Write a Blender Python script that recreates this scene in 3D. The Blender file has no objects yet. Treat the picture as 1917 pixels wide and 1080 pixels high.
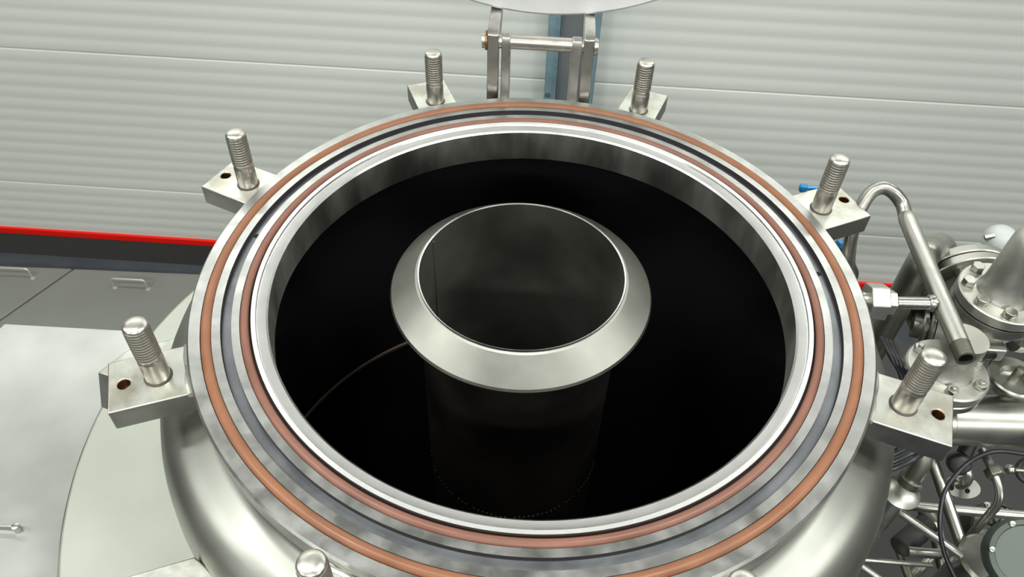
import bpy, bmesh, math, random
from mathutils import Vector, Matrix

random.seed(7)
scn = bpy.context.scene
COL = scn.collection
S = 0.5            # one working unit = the radius of the vessel flange = 0.5 m
PI = math.pi

# ------------------------------------------------------------------ camera
CF = 1493.876
CC = Vector((0.0, -1.6963, 1.7088))
CR = Vector((0.9975335, 0.0646367, 0.0273667))
CU = Vector((-0.0654438, 0.7155035, 0.6955371))
CW = Vector((-0.0253763, 0.6956126, -0.7179688))
cam_d = bpy.data.cameras.new('camera')
cam_d.sensor_fit = 'HORIZONTAL'
cam_d.sensor_width = 36.0
cam_d.lens = CF / 1917 * 36.0
cam_d.clip_start = 0.02
cam_d.clip_end = 100
cam = bpy.data.objects.new('camera', cam_d)
COL.objects.link(cam)
M = Matrix((CR, CU, -CW)).transposed().to_4x4()
M.translation = CC * S
cam.matrix_world = M
scn.camera = cam

# ------------------------------------------------------------------ world, lights, exposure
w = bpy.data.worlds.new('hall_air')
w.use_nodes = True
w.node_tree.nodes['Background'].inputs[0].default_value = (0.9, 0.95, 1.0, 1)
w.node_tree.nodes['Background'].inputs[1].default_value = 0.3
scn.world = w
scn.view_settings.view_transform = 'Standard'
scn.view_settings.look = 'None'
scn.view_settings.exposure = -0.08
scn.view_settings.gamma = 1.0
scn.view_settings.use_curve_mapping = False
CEIL = 4.9          # ceiling height in working units above the flange
LAMPS = []          # (x, y, z, length, power)
for lx in (-6.8, -3.4, 0, 3.4, 6.8):
    LAMPS.append((lx, 4.7, CEIL - 0.45, 3.0, 27))
for lx in (-7.5, -2.6, 2.6, 7.5):  # unseen overhead row, added to lift the light on the wall
    LAMPS.append((lx, -1.1, CEIL - 0.35, 3.0, 62))
for lx in (-7.5, 0, 7.5):  # unseen row behind the camera, added to even out the wall light
    LAMPS.append((lx, -7.0, CEIL - 0.35, 3.0, 150))
for (lx, ly, lz, ll, lp) in LAMPS:
    ld = bpy.data.lights.new('tube_light', 'AREA')
    ld.shape = 'RECTANGLE'
    ld.size = ll * S
    ld.size_y = 0.5 * S
    ld.energy = lp
    ld.color = (0.98, 1.0, 0.97)
    lo = bpy.data.objects.new('tube_light', ld)
    lo.location = (lx * S, ly * S, (lz - 0.05) * S)
    COL.objects.link(lo)


# ------------------------------------------------------------------ materials
def material(name, col, rough=0.5, metal=0.0, spec=0.5):
    m = bpy.data.materials.new(name)
    m.use_nodes = True
    b = m.node_tree.nodes['Principled BSDF']
    b.inputs['Base Color'].default_value = (*col, 1)
    b.inputs['Roughness'].default_value = rough
    b.inputs['Metallic'].default_value = metal
    b.inputs['Specular IOR Level'].default_value = spec
    return m


def N(m, t, **kw):
    n = m.node_tree.nodes.new(t)
    for k, v in kw.items():
        setattr(n, k, v)
    return n


def mottle(m, c1, c2, scale=8.0, r1=None, r2=None, bump=0.0, bscale=60.0, stretch=(1, 1, 1), lo=0.35, hi=0.65, detail=5.0):
    """noise between two colours and two roughnesses, in object space, with a fine bump"""
    nt = m.node_tree
    b = nt.nodes['Principled BSDF']
    tc = N(m, 'ShaderNodeTexCoord')
    mp = N(m, 'ShaderNodeMapping')
    mp.inputs['Scale'].default_value = stretch
    nt.links.new(tc.outputs['Object'], mp.inputs[0])
    no = N(m, 'ShaderNodeTexNoise')
    no.inputs['Scale'].default_value = scale
    no.inputs['Detail'].default_value = detail
    no.inputs['Roughness'].default_value = 0.62
    nt.links.new(mp.outputs[0], no.inputs['Vector'])
    cr = N(m, 'ShaderNodeValToRGB')
    cr.color_ramp.elements[0].position = lo
    cr.color_ramp.elements[0].color = (*c1, 1)
    cr.color_ramp.elements[1].position = hi
    cr.color_ramp.elements[1].color = (*c2, 1)
    nt.links.new(no.outputs['Fac'], cr.inputs[0])
    nt.links.new(cr.outputs[0], b.inputs['Base Color'])
    if r1 is not None:
        mr = N(m, 'ShaderNodeMapRange')
        mr.inputs['From Min'].default_value = lo
        mr.inputs['From Max'].default_value = hi
        mr.inputs['To Min'].default_value = r1
        mr.inputs['To Max'].default_value = r2
        no2 = N(m, 'ShaderNodeTexNoise')
        no2.inputs['Scale'].default_value = scale * 1.7
        no2.inputs['Detail'].default_value = 4
        nt.links.new(mp.outputs[0], no2.inputs['Vector'])
        nt.links.new(no2.outputs['Fac'], mr.inputs['Value'])
        nt.links.new(mr.outputs[0], b.inputs['Roughness'])
    if bump:
        nb = N(m, 'ShaderNodeTexNoise')
        nb.inputs['Scale'].default_value = bscale
        nb.inputs['Detail'].default_value = 3
        nt.links.new(mp.outputs[0], nb.inputs['Vector'])
        bp = N(m, 'ShaderNodeBump')
        bp.inputs['Strength'].default_value = bump
        bp.inputs['Distance'].default_value = 0.002
        nt.links.new(nb.outputs['Fac'], bp.inputs['Height'])
        nt.links.new(bp.outputs[0], b.inputs['Normal'])
    return m


def turned(m, aniso=0.5, ring=0.0, rscale=900.0):
    """lathe marks: anisotropy round the object's z axis and fine concentric relief"""
    nt = m.node_tree
    b = nt.nodes['Principled BSDF']
    tg = N(m, 'ShaderNodeTangent', direction_type='RADIAL', axis='Z')
    b.inputs['Anisotropic'].default_value = aniso
    nt.links.new(tg.outputs[0], b.inputs['Tangent'])
    return m


STEEL = (0.60, 0.60, 0.55)
def steel(name, c=STEEL, rough=(0.28, 0.42), dark=0.75, scale=7.0, bump=0.05, bscale=80, aniso=0.0):
    m = material(name, c, rough[0], 1.0)
    mottle(m, tuple(v * dark for v in c), c, scale, rough[0], rough[1], bump, bscale)
    if aniso:
        turned(m, aniso)
    return m


m_flange = steel('ground_flange_steel', (0.50, 0.50, 0.475), (0.30, 0.42), 0.74, 16, 0.06, 120, 0.35)
m_lip = steel('turned_lip_steel', (0.47, 0.47, 0.45), (0.30, 0.40), 0.9, 14, 0.0, 150, 0.4)
m_ring = steel('polished_ring_steel', (0.72, 0.72, 0.70), (0.24, 0.32), 0.93, 10, 0.0, 150, 0.35)
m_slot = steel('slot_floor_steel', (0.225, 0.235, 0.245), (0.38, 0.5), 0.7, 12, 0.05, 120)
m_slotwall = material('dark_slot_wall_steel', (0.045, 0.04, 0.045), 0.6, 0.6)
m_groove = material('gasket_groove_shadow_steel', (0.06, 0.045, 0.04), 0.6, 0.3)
m_bore = material('stained_bore_steel', (0.2, 0.2, 0.17), 0.5, 1.0)
mottle(m_bore, (0.12, 0.12, 0.10), (0.42, 0.42, 0.37), 7, 0.4, 0.6, 0.3, 40, (1, 1, 0.35), 0.3, 0.6, 8)
m_inside = material('near_black_interior', (0.012, 0.011, 0.013), 0.45, 0.3, 0.25)  # near-black base colour for the interior wall and the holes
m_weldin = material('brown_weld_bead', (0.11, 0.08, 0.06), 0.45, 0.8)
m_pipe_in = material('dull_tube_bore_steel', (0.17, 0.16, 0.13), 0.5, 1.0)
mottle(m_pipe_in, (0.17, 0.165, 0.14), (0.21, 0.205, 0.18), 3, 0.45, 0.6, 0.05, 60)
m_pipe_out = material('dark_brown_tube_steel', (0.02, 0.017, 0.014), 0.5, 0.6, 0.3)  # near-black brown on the tube below the cone collar
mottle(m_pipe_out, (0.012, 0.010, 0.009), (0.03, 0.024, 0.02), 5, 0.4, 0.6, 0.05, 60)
m_cone = steel('turned_cone_steel', (0.34, 0.34, 0.30), (0.40, 0.48), 0.82, 6, 0.06, 60, 0.6)
m_shell = steel('satin_shell_steel', (0.32, 0.325, 0.29), (0.36, 0.44), 0.88, 4, 0.03, 60)
m_lug = steel('machined_lug_steel', (0.56, 0.565, 0.51), (0.34, 0.46), 0.66, 14, 0.12, 50)
mottle(m_lug, (0.40, 0.385, 0.32), (0.60, 0.61, 0.555), 11, 0.34, 0.46, 0.12, 50, lo=0.38, hi=0.56)
m_lugside = steel('dark_lug_side_steel', (0.24, 0.235, 0.22), (0.40, 0.5), 0.75, 14, 0.10, 50)  # side faces of lugs and ears, darker than their tops
m_stud = steel('stud_steel', (0.55, 0.52, 0.47), (0.32, 0.42), 0.75, 20, 0.03, 120)
m_thread = steel('thread_steel', (0.64, 0.62, 0.55), (0.30, 0.42), 0.75, 30, 0.05, 120)
m_valley = material('dark_thread_valley', (0.10, 0.09, 0.07), 0.6, 0.7)
m_brass = steel('brown_stained_hole', (0.32, 0.17, 0.07), (0.35, 0.5), 0.5, 60)
m_gasket = material('orange_silicone_gasket', (0.50, 0.225, 0.115), 0.42, 0.0, 0.4)
mottle(m_gasket, (0.185, 0.075, 0.036), (0.24, 0.10, 0.048), 9, 0.36, 0.5)
m_gasket2 = material('brown_silicone_gasket', (0.40, 0.18, 0.115), 0.42, 0.0, 0.4)
mottle(m_gasket2, (0.15, 0.066, 0.044), (0.20, 0.088, 0.06), 9, 0.36, 0.5)
m_lid = steel('lid_steel', (0.86, 0.86, 0.86), (0.45, 0.55), 0.90, 6, 0.06, 90)
m_lid.node_tree.nodes['Principled BSDF'].inputs['Metallic'].default_value = 0.6
m_bar = steel('hinge_bar_steel', (0.50, 0.48, 0.44), (0.26, 0.38), 0.65, 14, 0.05, 80)
m_deck = material('stainless_deck_sheet', (0.70, 0.71, 0.65), 0.42, 0.85)
mottle(m_deck, (0.33, 0.34, 0.31), (0.45, 0.46, 0.435), 2.2, 0.34, 0.50, 0.02, 120)
m_disc = material('satin_round_plate', (0.66, 0.68, 0.60), 0.5, 0.85)
mottle(m_disc, (0.40, 0.42, 0.365), (0.445, 0.46, 0.405), 2.5, 0.44, 0.54, 0.02, 120)
m_wall = material('pale_grey_green_wall_panel', (0.76, 0.785, 0.73), 0.45, 0.0, 0.4)
m_red = material('red_trim_tape', (0.95, 0.008, 0.002), 0.4)
m_base = material('dark_grey_skirting', (0.07, 0.066, 0.062), 0.55)
m_floor = material('dark_blue_grey_floor', (0.055, 0.066, 0.078), 0.55)
mottle(m_floor, (0.060, 0.070, 0.080), (0.08, 0.094, 0.108), 3, 0.45, 0.6)
m_hatch = material('grey_hatch_sheet', (0.22, 0.225, 0.20), 0.5, 0.1)
mottle(m_hatch, (0.225, 0.23, 0.205), (0.255, 0.26, 0.235), 1.3, 0.45, 0.55)
m_handle = material('pale_handle_steel', (0.62, 0.61, 0.54), 0.4, 0.5)
m_post_blue = material('blue_film_on_post', (0.19, 0.29, 0.33), 0.25, 0.0)
mottle(m_post_blue, (0.15, 0.245, 0.29), (0.24, 0.345, 0.38), 6, 0.2, 0.4)
m_post = material('galvanised_post_web', (0.27, 0.29, 0.30), 0.45, 0.4)
m_pipe = steel('pipework_steel', (0.46, 0.455, 0.41), (0.28, 0.40), 0.75, 8, 0.04, 60)
m_pipe_dull = steel('dull_pipework_steel', (0.40, 0.39, 0.34), (0.32, 0.45), 0.65, 8, 0.05, 60)
m_cast = steel('bead_blasted_cast_steel', (0.58, 0.57, 0.52), (0.42, 0.52), 0.8, 9, 0.15, 160)
m_black = material('black_cable_sheath', (0.012, 0.013, 0.016), 0.4)
m_dark = material('dark_painted_steel', (0.03, 0.03, 0.028), 0.5, 0.3)
m_tank = steel('grey_tank_steel', (0.11, 0.11, 0.10), (0.4, 0.5), 0.7, 3, 0.03, 60)
m_blue = material('blue_plastic', (0.01, 0.17, 0.38), 0.35)
m_white = material('white_plastic', (0.40, 0.43, 0.41), 0.45)
m_greenish = material('pale_green_cast_cover', (0.10, 0.115, 0.10), 0.45, 0.5)
m_ceil = material('white_ceiling', (0.42, 0.42, 0.40), 0.7)
m_lampbody = material('white_lamp_body', (0.75, 0.75, 0.75), 0.5)
m_sidewall = material('grey_side_wall', (0.2, 0.2, 0.19), 0.6)


# ------------------------------------------------------------------ mesh helpers (all in working units)
class MB:
    def __init__(s):
        s.v, s.f, s.m = [], [], []

    def add(s, vs, fs, mi=0):
        k = len(s.v)
        s.v += [tuple(v) for v in vs]
        s.f += [tuple(i + k for i in f) for f in fs]
        s.m += [mi] * len(fs)
        return s

    def box(s, x0, x1, y0, y1, z0, z1, mat=None, mi=0):
        vs = [Vector((x, y, z)) for z in (z0, z1) for y in (y0, y1) for x in (x0, x1)]
        if mat:
            vs = [mat @ v for v in vs]
        return s.add(vs, [(0, 2, 3, 1), (4, 5, 7, 6), (0, 1, 5, 4), (2, 6, 7, 3), (0, 4, 6, 2), (1, 3, 7, 5)], mi)

    def lathe(s, prof, seg=48, mat=None, a0=0.0, a1=2 * PI, closed=False, mi=0, mis=None):
        """prof: list of (r, z); revolves about z"""
        full = abs((a1 - a0) - 2 * PI) < 1e-6
        n = seg if full else seg + 1
        vs, rings = [], []
        for (r, z) in prof:
            if r < 1e-7:
                rings.append([len(vs)])
                vs.append(Vector((0, 0, z)))
            else:
                rings.append(list(range(len(vs), len(vs) + n)))
                for i in range(n):
                    a = a0 + (a1 - a0) * i / seg
                    vs.append(Vector((r * math.cos(a), r * math.sin(a), z)))
        if mat:
            vs = [mat @ v for v in vs]
        k = len(s.v)
        s.v += [tuple(v) for v in vs]
        pr = list(range(len(prof) - 1)) + ([len(prof) - 1] if closed else [])
        for j in pr:
            A, B = rings[j], rings[(j + 1) % len(prof)]
            mm = mis[j] if mis else mi
            cnt = seg
            for i in range(cnt):
                i2 = (i + 1) % n
                if len(A) == 1 and len(B) == 1:
                    continue
                if len(A) == 1:
                    f = (A[0], B[i2], B[i])
                elif len(B) == 1:
                    f = (A[i], A[i2], B[0])
                else:
                    f = (A[i], A[i2], B[i2], B[i])
                s.f.append(tuple(x + k for x in f))
                s.m.append(mm)
        if closed and not full:
            s.f.append(tuple(k + R[0] for R in rings)); s.m.append(mi)
            s.f.append(tuple(k + R[-1] for R in reversed(rings))); s.m.append(mi)
        return s

    def tube(s, pts, r, seg=16, caps=True, mi=0):
        """round tube along points; r one radius or one per point"""
        P = [Vector(p) for p in pts]
        R = r if isinstance(r, (list, tuple)) else [r] * len(P)
        T = []
        for i in range(len(P)):
            a = P[max(i - 1, 0)]
            b = P[min(i + 1, len(P) - 1)]
            t = (b - a)
            T.append(t.normalized() if t.length > 1e-9 else Vector((0, 0, 1)))
        up = Vector((0, 0, 1)) if abs(T[0].z) < 0.9 else Vector((1, 0, 0))
        nrm = T[0].cross(up).normalized()
        vs, fs = [], []
        for i, p in enumerate(P):
            nrm = (nrm - T[i] * nrm.dot(T[i])).normalized()
            bn = T[i].cross(nrm)
            for k in range(seg):
                a = 2 * PI * k / seg
                vs.append(p + (nrm * math.cos(a) + bn * math.sin(a)) * R[i])
        for i in range(len(P) - 1):
            for k in range(seg):
                k2 = (k + 1) % seg
                fs.append((i * seg + k, i * seg + k2, (i + 1) * seg + k2, (i + 1) * seg + k))
        if caps:
            fs.append(tuple(range(seg - 1, -1, -1)))
            fs.append(tuple((len(P) - 1) * seg + k for k in range(seg)))
        return s.add(vs, fs, mi)

    def prism(s, poly, z0, z1, mat=None, mi=0, side=None):
        n = len(poly)
        vs = [Vector((x, y, z0)) for x, y in poly] + [Vector((x, y, z1)) for x, y in poly]
        if mat:
            vs = [mat @ v for v in vs]
        fs = [tuple(range(n - 1, -1, -1)), tuple(range(n, 2 * n))]
        s.add(vs, fs, mi)
        k = len(s.v) - 2 * n
        s.f += [(k + i, k + (i + 1) % n, k + n + (i + 1) % n, k + n + i) for i in range(n)]
        s.m += [mi if side is None else side] * n
        return s


def tf(loc=(0, 0, 0), axis=None, spin=0.0, rz=0.0):
    """a frame at loc whose z axis points along axis"""
    m = Matrix.Translation(Vector(loc))
    if axis is not None:
        m = m @ Vector(axis).normalized().to_track_quat('Z', 'Y').to_matrix().to_4x4()
    return m @ Matrix.Rotation(rz + spin, 4, 'Z')


def link(name, mb, mats, parent=None, bevel=0.0, angle=35, mat_obj=None):
    me = bpy.data.meshes.new(name)
    me.from_pydata([(x * S, y * S, z * S) for x, y, z in mb.v], [], mb.f)
    for mt in (mats if isinstance(mats, (list, tuple)) else [mats]):
        me.materials.append(mt)
    if any(mb.m):
        me.polygons.foreach_set('material_index', mb.m)
    bm = bmesh.new()
    bm.from_mesh(me)
    bmesh.ops.recalc_face_normals(bm, faces=bm.faces)
    bm.to_mesh(me)
    bm.free()
    me.shade_smooth()
    me.set_sharp_from_angle(angle=math.radians(angle))
    o = bpy.data.objects.new(name, me)
    COL.objects.link(o)
    if parent:
        o.parent = parent
    if bevel:
        b = o.modifiers.new('bevel', 'BEVEL')
        b.width = bevel * S
        b.segments = 2
        b.limit_method = 'ANGLE'
        b.angle_limit = math.radians(40)
        b.harden_normals = False
    return o


def place(o, loc, rz=0.0, axis=None):
    if axis is None:
        o.location = Vector(loc) * S
        o.rotation_euler = (0, 0, rz)
    else:
        m = tf((0, 0, 0), axis, rz=rz)
        o.rotation_euler = m.to_euler()
        o.location = Vector(loc) * S
    return o


def tag(o, label=None, cat=None, group=None, kind=None):
    if label:
        o['label'] = label
    if cat:
        o['category'] = cat
    if group:
        o['group'] = group
    if kind:
        o['kind'] = kind
    return o


def thing(name, label, cat, loc=(0, 0, 0), rz=0.0, group=None, axis=None):
    o = bpy.data.objects.new(name, None)
    o.empty_display_size = 0.05
    COL.objects.link(o)
    place(o, loc, rz, axis)
    return tag(o, label, cat, group)


def copy_tree(o, parent=None):
    c = o.copy()
    COL.objects.link(c)
    c.parent = parent
    for ch in list(o.children):
        copy_tree(ch, c)
    return c


def at(px, py, z):
    d = CW + CR * ((px - 958.5) / CF) - CU * ((py - 540) / CF)
    return CC + d * ((z - CC.z) / d.z)


def arc(a, b, c, n=8):
    """quadratic bend from a over control b to c"""
    a, b, c = Vector(a), Vector(b), Vector(c)
    return [a * (1 - t) ** 2 + b * 2 * t * (1 - t) + c * t * t for t in [i / n for i in range(n + 1)]]


def path(pts, bend=0.08, n=6):
    """polyline with its corners rounded"""
    P = [Vector(p) for p in pts]
    out = [P[0]]
    for i in range(1, len(P) - 1):
        a, b, c = P[i - 1], P[i], P[i + 1]
        da = min(bend, (a - b).length * 0.45)
        dc = min(bend, (c - b).length * 0.45)
        out += arc(b + (a - b).normalized() * da, b, b + (c - b).normalized() * dc, n)
    out.append(P[-1])
    return out


def dense(pts, n=10):
    """Catmull-Rom through points"""
    P = [Vector(p) for p in pts]
    P = [P[0] * 2 - P[1]] + P + [P[-1] * 2 - P[-2]]
    out = []
    for i in range(1, len(P) - 2):
        for k in range(n):
            t = k / n
            a, b, c, d = P[i - 1], P[i], P[i + 1], P[i + 2]
            out.append(0.5 * ((2 * b) + (c - a) * t + (2 * a - 5 * b + 4 * c - d) * t * t + (3 * b - a - 3 * c + d) * t ** 3))
    out.append(P[-2])
    return out


def hexpoly(r, rot=0.0):
    return [(r * math.cos(rot + k * PI / 3), r * math.sin(rot + k * PI / 3)) for k in range(6)]


def hex_head(mb, loc, axis, r, h, rot=0.0, shank=True, mi=0):
    m = tf(loc, axis)
    mb.lathe([(r * 1.04, 0), (r * 1.04, h * 0.15)], 20, m, mi=mi)
    mb.lathe([(r * 1.04, h * 0.15), (0, h * 0.15)], 20, m, mi=mi)
    mb.prism(hexpoly(r, rot), h * 0.15, h, m, mi=mi)
    if shank:
        mb.lathe([(r * 0.5, h), (r * 0.5, h * 1.35), (r * 0.4, h * 1.45), (0, h * 1.45)], 12, m, mi=mi)
    return mb


# ------------------------------------------------------------------ the setting
WY = 6.264          # face of the back wall
FZ = -6.434         # floor level
J1, J2 = -3.095, -5.093
RED = -5.925
wall = tag(bpy.data.objects.new('wall_back', None), kind='structure')
COL.objects.link(wall)


def rib_profile(z0, z1):
    """(y, z) of a micro-ribbed panel face; twelve ribs to a full two-unit panel"""
    pr = [(0.05, z0), (0.012, z0 + 0.006)]
    pitch = 1.998 / 12
    z = z1
    zs = []
    while z > z0 + 0.02:
        zs.append(z)
        z -= pitch
    zs.reverse()
    for zt in zs:
        b = zt - pitch
        q = [(0.0, b + 0.010), (-0.0035, b + 0.040), (-0.0045, b + 0.085), (-0.0025, b + 0.125), (0.0, zt - 0.018)]
        for (y, zz) in q:
            if zz > z0 + 0.008:
                pr.append((y, zz))
    pr += [(0.012, z1 - 0.006), (0.05, z1)]
    return pr


def wall_panel(z0, z1, x0=-15, x1=15):
    pr = rib_profile(z0, z1)
    mb = MB()
    n = len(pr)
    vs = [(x0, y, z) for y, z in pr] + [(x1, y, z) for y, z in pr]
    fs = [(i, i + 1, n + i + 1, n + i) for i in range(n - 1)]
    vs += [(x0, 0.16, z0), (x0, 0.16, z1), (x1, 0.16, z0), (x1, 0.16, z1)]
    k = 2 * n
    fs += [(k, k + 1, k + 3, k + 2), (0, n, k + 2, k), (n - 1, k + 1, k + 3, 2 * n - 1)]
    mb.add(vs, fs)
    o = link('wall_panel', mb, m_wall, wall, angle=10)
    o.location = (0, WY * S, 0)
    return o


wall_panel(RED - 0.09, J2)
wall_panel(J2, J1)
z = J1
while z < CEIL:
    wall_panel(z, min(z + 1.998, CEIL))
    z += 1.998

b = MB().box(-15, 15, WY - 0.035, WY + 0.02, RED - 0.103, RED)
tag(link('trim_1', b, m_red, bevel=0.01), 'red trim strip along the top of the dark skirting', kind='structure')
b = MB().box(-15, 15, WY - 0.02, WY + 0.16, FZ, RED - 0.103)
tag(link('baseboard_back', b, m_base), 'dark grey skirting under the red trim', kind='structure')
b = MB().box(-15, 15, -14, WY + 0.16, FZ - 0.2, FZ)
tag(link('floor', b, m_floor), kind='structure')
b = MB().box(-15, 15, -14, WY + 0.16, CEIL, CEIL + 0.2)
tag(link('ceiling', b, m_ceil), kind='structure')
b = MB().box(-15.2, -15, -14, WY + 0.16, FZ - 0.2, CEIL + 0.2)
tag(link('wall_left', b, m_sidewall), kind='structure')
b = MB().box(15, 15.2, -14, WY + 0.16, FZ - 0.2, CEIL + 0.2)
tag(link('wall_right', b, m_sidewall), kind='structure')
b = MB().box(-15.2, 15.2, -14.2, -14, FZ - 0.2, CEIL + 0.2)
tag(link('wall_front', b, m_sidewall), kind='structure')

# lamp bodies above the lights, the added rows included
lamp0 = None
for (lx, ly, lz, ll, lp) in LAMPS:
    if lamp0 is None:
        b = MB().box(-ll / 2 - 0.05, ll / 2 + 0.05, -0.28, 0.28, 0, 0.12)
        lamp0 = link('ceiling_lamp', b, m_lampbody, bevel=0.02)
        for sx in (-1, 1):
            b = MB().box(sx * 1.2 - 0.02, sx * 1.2 + 0.02, -0.02, 0.02, 0.12, 0.6)
            link('hanger', b, m_lampbody, lamp0)
        lo = lamp0
    else:
        lo = copy_tree(lamp0)
    tag(lo, 'long white ceiling lamp housing, unseen above the hall', 'lamp', 'ceiling lamps')
    lo.location = (lx * S, ly * S, lz * S)

# wall post wrapped in blue film: two flanges either side of a recessed web
post = thing('wall_post', 'grey wall post edged with pale blue film behind the lid hinge', 'post', (0.0, 0, 0))
for (xa, xb, ya, yb, nm, mt) in ((-0.012, 0.115, 6.0, 6.245, 'blue_flange', m_post_blue), (0.42, 0.53, 6.0, 6.245, 'blue_flange', m_post_blue),
                                 (0.112, 0.425, 6.10, 6.245, 'post_web', m_post)):
    o = link(nm, MB().box(xa, xb, ya, yb, FZ, CEIL), mt, post, bevel=0.012)
o = link('bolt', hex_head(MB(), (0.49, 6.0, -3.22), (0, -1, 0), 0.022, 0.02), m_pipe, post)
o = link('bolt', hex_head(MB(), (0.03, 6.0, -3.12), (0, -1, 0), 0.022, 0.02), m_pipe, post)
o = link('film_crease', MB().tube([(0.075, 5.998, -2.2), (0.085, 5.996, -2.9), (0.07, 5.998, -3.3), (0.08, 5.997, -4.2)], 0.008, 6), m_post_blue, post)

# ------------------------------------------------------------------ grey hatches on the floor behind, left
HZ = -6.2
def hatch(poly, label, name='hatch_cover'):
    o = link(name, MB().prism(poly, HZ - 0.10, HZ), m_hatch, bevel=0.02)
    return tag(o, label, 'hatch', 'grey floor hatches')


def bridge_handle(parent, cx, cy, wd, ang):
    d = Vector((math.cos(ang), math.sin(ang), 0)) * wd / 2
    c = Vector((cx, cy, HZ))
    u = Vector((0, 0, 0.17))
    b = MB().tube(path([c - d - Vector((0, 0, .01)), c - d + u, c + d + u, c + d - Vector((0, 0, .01))], 0.05, 5), 0.017, 10)
    h = link('handle', b, m_handle, parent)
    for sg in (-1, 1):
        link('handle_foot', MB().lathe([(0, 0.012), (0.03, 0.012), (0.036, 0)], 14, tf(c + d * sg)), m_handle, h)


ha = hatch([(-6.38, 5.80), (-9.9, 5.68), (-9.9, 0.5), (-9.10, 0.5)], 'grey sheet hatch cover at the left edge, its handle cut by the frame')
hb = hatch([(-6.345, 5.80), (-9.065, 0.5), (-3.2, 0.5), (-3.2, 5.90)], 'large grey sheet hatch cover with one pale handle, nearest the vessel')
bridge_handle(ha, -7.13, 5.56, 0.62, 0.03)
bridge_handle(hb, -5.42, 5.50, 0.45, 0.02)
fr = thing('hatch_support', 'low dark support frame under the grey hatch covers', 'frame')
for (x0, x1, y0, y1) in ((-9.8, -3.3, 5.55, 5.62), (-9.8, -3.3, 0.6, 0.7), (-9.8, -9.7, 0.7, 5.55), (-3.4, -3.3, 0.7, 5.55), (-6.6, -6.5, 0.7, 5.55)):
    link('beam', MB().box(x0, x1, y0, y1, FZ, HZ - 0.10), m_dark, fr)

# ------------------------------------------------------------------ stainless deck at the left
DZ = -0.87
deck = thing('deck_sheet', 'flat stainless deck sheet left of the round plate with whitish stains', 'deck', (0, 0, DZ))
b = MB().prism([(-1.25, 0.42), (-2.215, 0.405), (-3.1, -2.8), (-1.25, -2.8)], -0.02, -0.004)
link('sheet', b, m_deck, deck, bevel=0.004)
b = MB().box(-2.2, -1.25, 0.392, 0.404, -0.12, -0.02)
link('folded_edge', b, m_deck, deck)
for (x, y) in ((-2.1, 0.3), (-1.4, 0.3), (-2.1, -2.5), (-1.4, -2.5)):
    link('support_leg', MB().box(x - 0.04, x + 0.04, y - 0.04, y + 0.04, FZ - DZ, -0.02), m_dark, deck)
b = MB()
b.tube([(-1.98, -0.502, 0.02), (-1.72, -0.497, 0.02), (-1.70, -0.497, 0.018)], [0.006, 0.006, 0.004], 8)
b.lathe([(0, 0.03), (0.012, 0.026), (0.014, -0.004)], 12, tf((-1.70, -0.497, 0)))
b.lathe([(0, 0.03), (0.012, 0.026), (0.014, -0.004)], 12, tf((-1.97, -0.502, 0)))
rod = tag(link('latch_rod', b, m_pipe, deck), 'thin dark rod handle')

rp = thing('round_plate', 'round satin steel plate around the vessel with a polished rim', 'plate', (0, 0, -0.85))
A0, A1 = math.radians(143), math.radians(292)
b = MB().lathe([(1.162, 0), (1.612, 0), (1.612, -0.018), (1.162, -0.018)], 160, None, A0, A1, closed=True)
link('plate', b, m_disc, rp)
pts = [(1.617 * math.cos(A0 + (A1 - A0) * i / 160), 1.617 * math.sin(A0 + (A1 - A0) * i / 160), -0.006) for i in range(161)]
link('rim_bead', MB().tube(pts, 0.0055, 8), m_pipe_dull, rp)

# ------------------------------------------------------------------ the vessel
vessel = thing('pressure_vessel', 'large round stainless vessel standing open with two orange gaskets on its flange', 'vessel')
SEG = 256
# flange ring: grooves for the two gaskets, the leak slot between them, the turned inner lip
prof = [
    (1.0, -0.066), (1.0, -0.006), (0.994, 0.0),                 # outer side
    (0.9635, 0.0), (0.9625, -0.014), (0.9335, -0.014), (0.9325, 0.0),   # outer gasket groove
    (0.9085, 0.0), (0.9065, -0.016), (0.8795, -0.016), (0.8785, 0.0),   # slot
    (0.8565, 0.0), (0.8555, -0.014), (0.8265, -0.014), (0.8255, 0.002),  # inner gasket groove
    (0.8245, 0.0045), (0.8125, 0.0025), (0.8100, -0.002),          # small proud ring
    (0.8085, -0.002), (0.785, -0.0066), (0.7795, -0.012),       # inner lip falls inwards
]
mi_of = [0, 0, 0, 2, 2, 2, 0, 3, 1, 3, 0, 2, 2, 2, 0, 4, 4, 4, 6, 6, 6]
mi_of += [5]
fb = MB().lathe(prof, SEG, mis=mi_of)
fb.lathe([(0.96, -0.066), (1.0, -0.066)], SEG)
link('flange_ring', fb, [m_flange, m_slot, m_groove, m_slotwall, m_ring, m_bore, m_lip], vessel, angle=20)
fb = MB().lathe([(0.7795, -0.012), (0.7815, -0.128), (0.7850, -0.135)], SEG)
link('bore_wall', fb, m_bore, vessel)
g = MB().lathe([(0.9477 + 0.0146 * math.cos(a), -0.0045 + 0.0140 * math.sin(a)) for a in [2 * PI * k / 14 for k in range(14)]], SEG, closed=True)
tag(link('outer_gasket', g, m_gasket, vessel), 'orange silicone gasket ring')
g = MB().lathe([(0.8434 + 0.0122 * math.cos(a), -0.0045 + 0.0122 * math.sin(a)) for a in [2 * PI * k / 14 for k in range(14)]], SEG, closed=True)
tag(link('inner_gasket', g, m_gasket2, vessel), 'browner silicone gasket ring')
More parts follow.
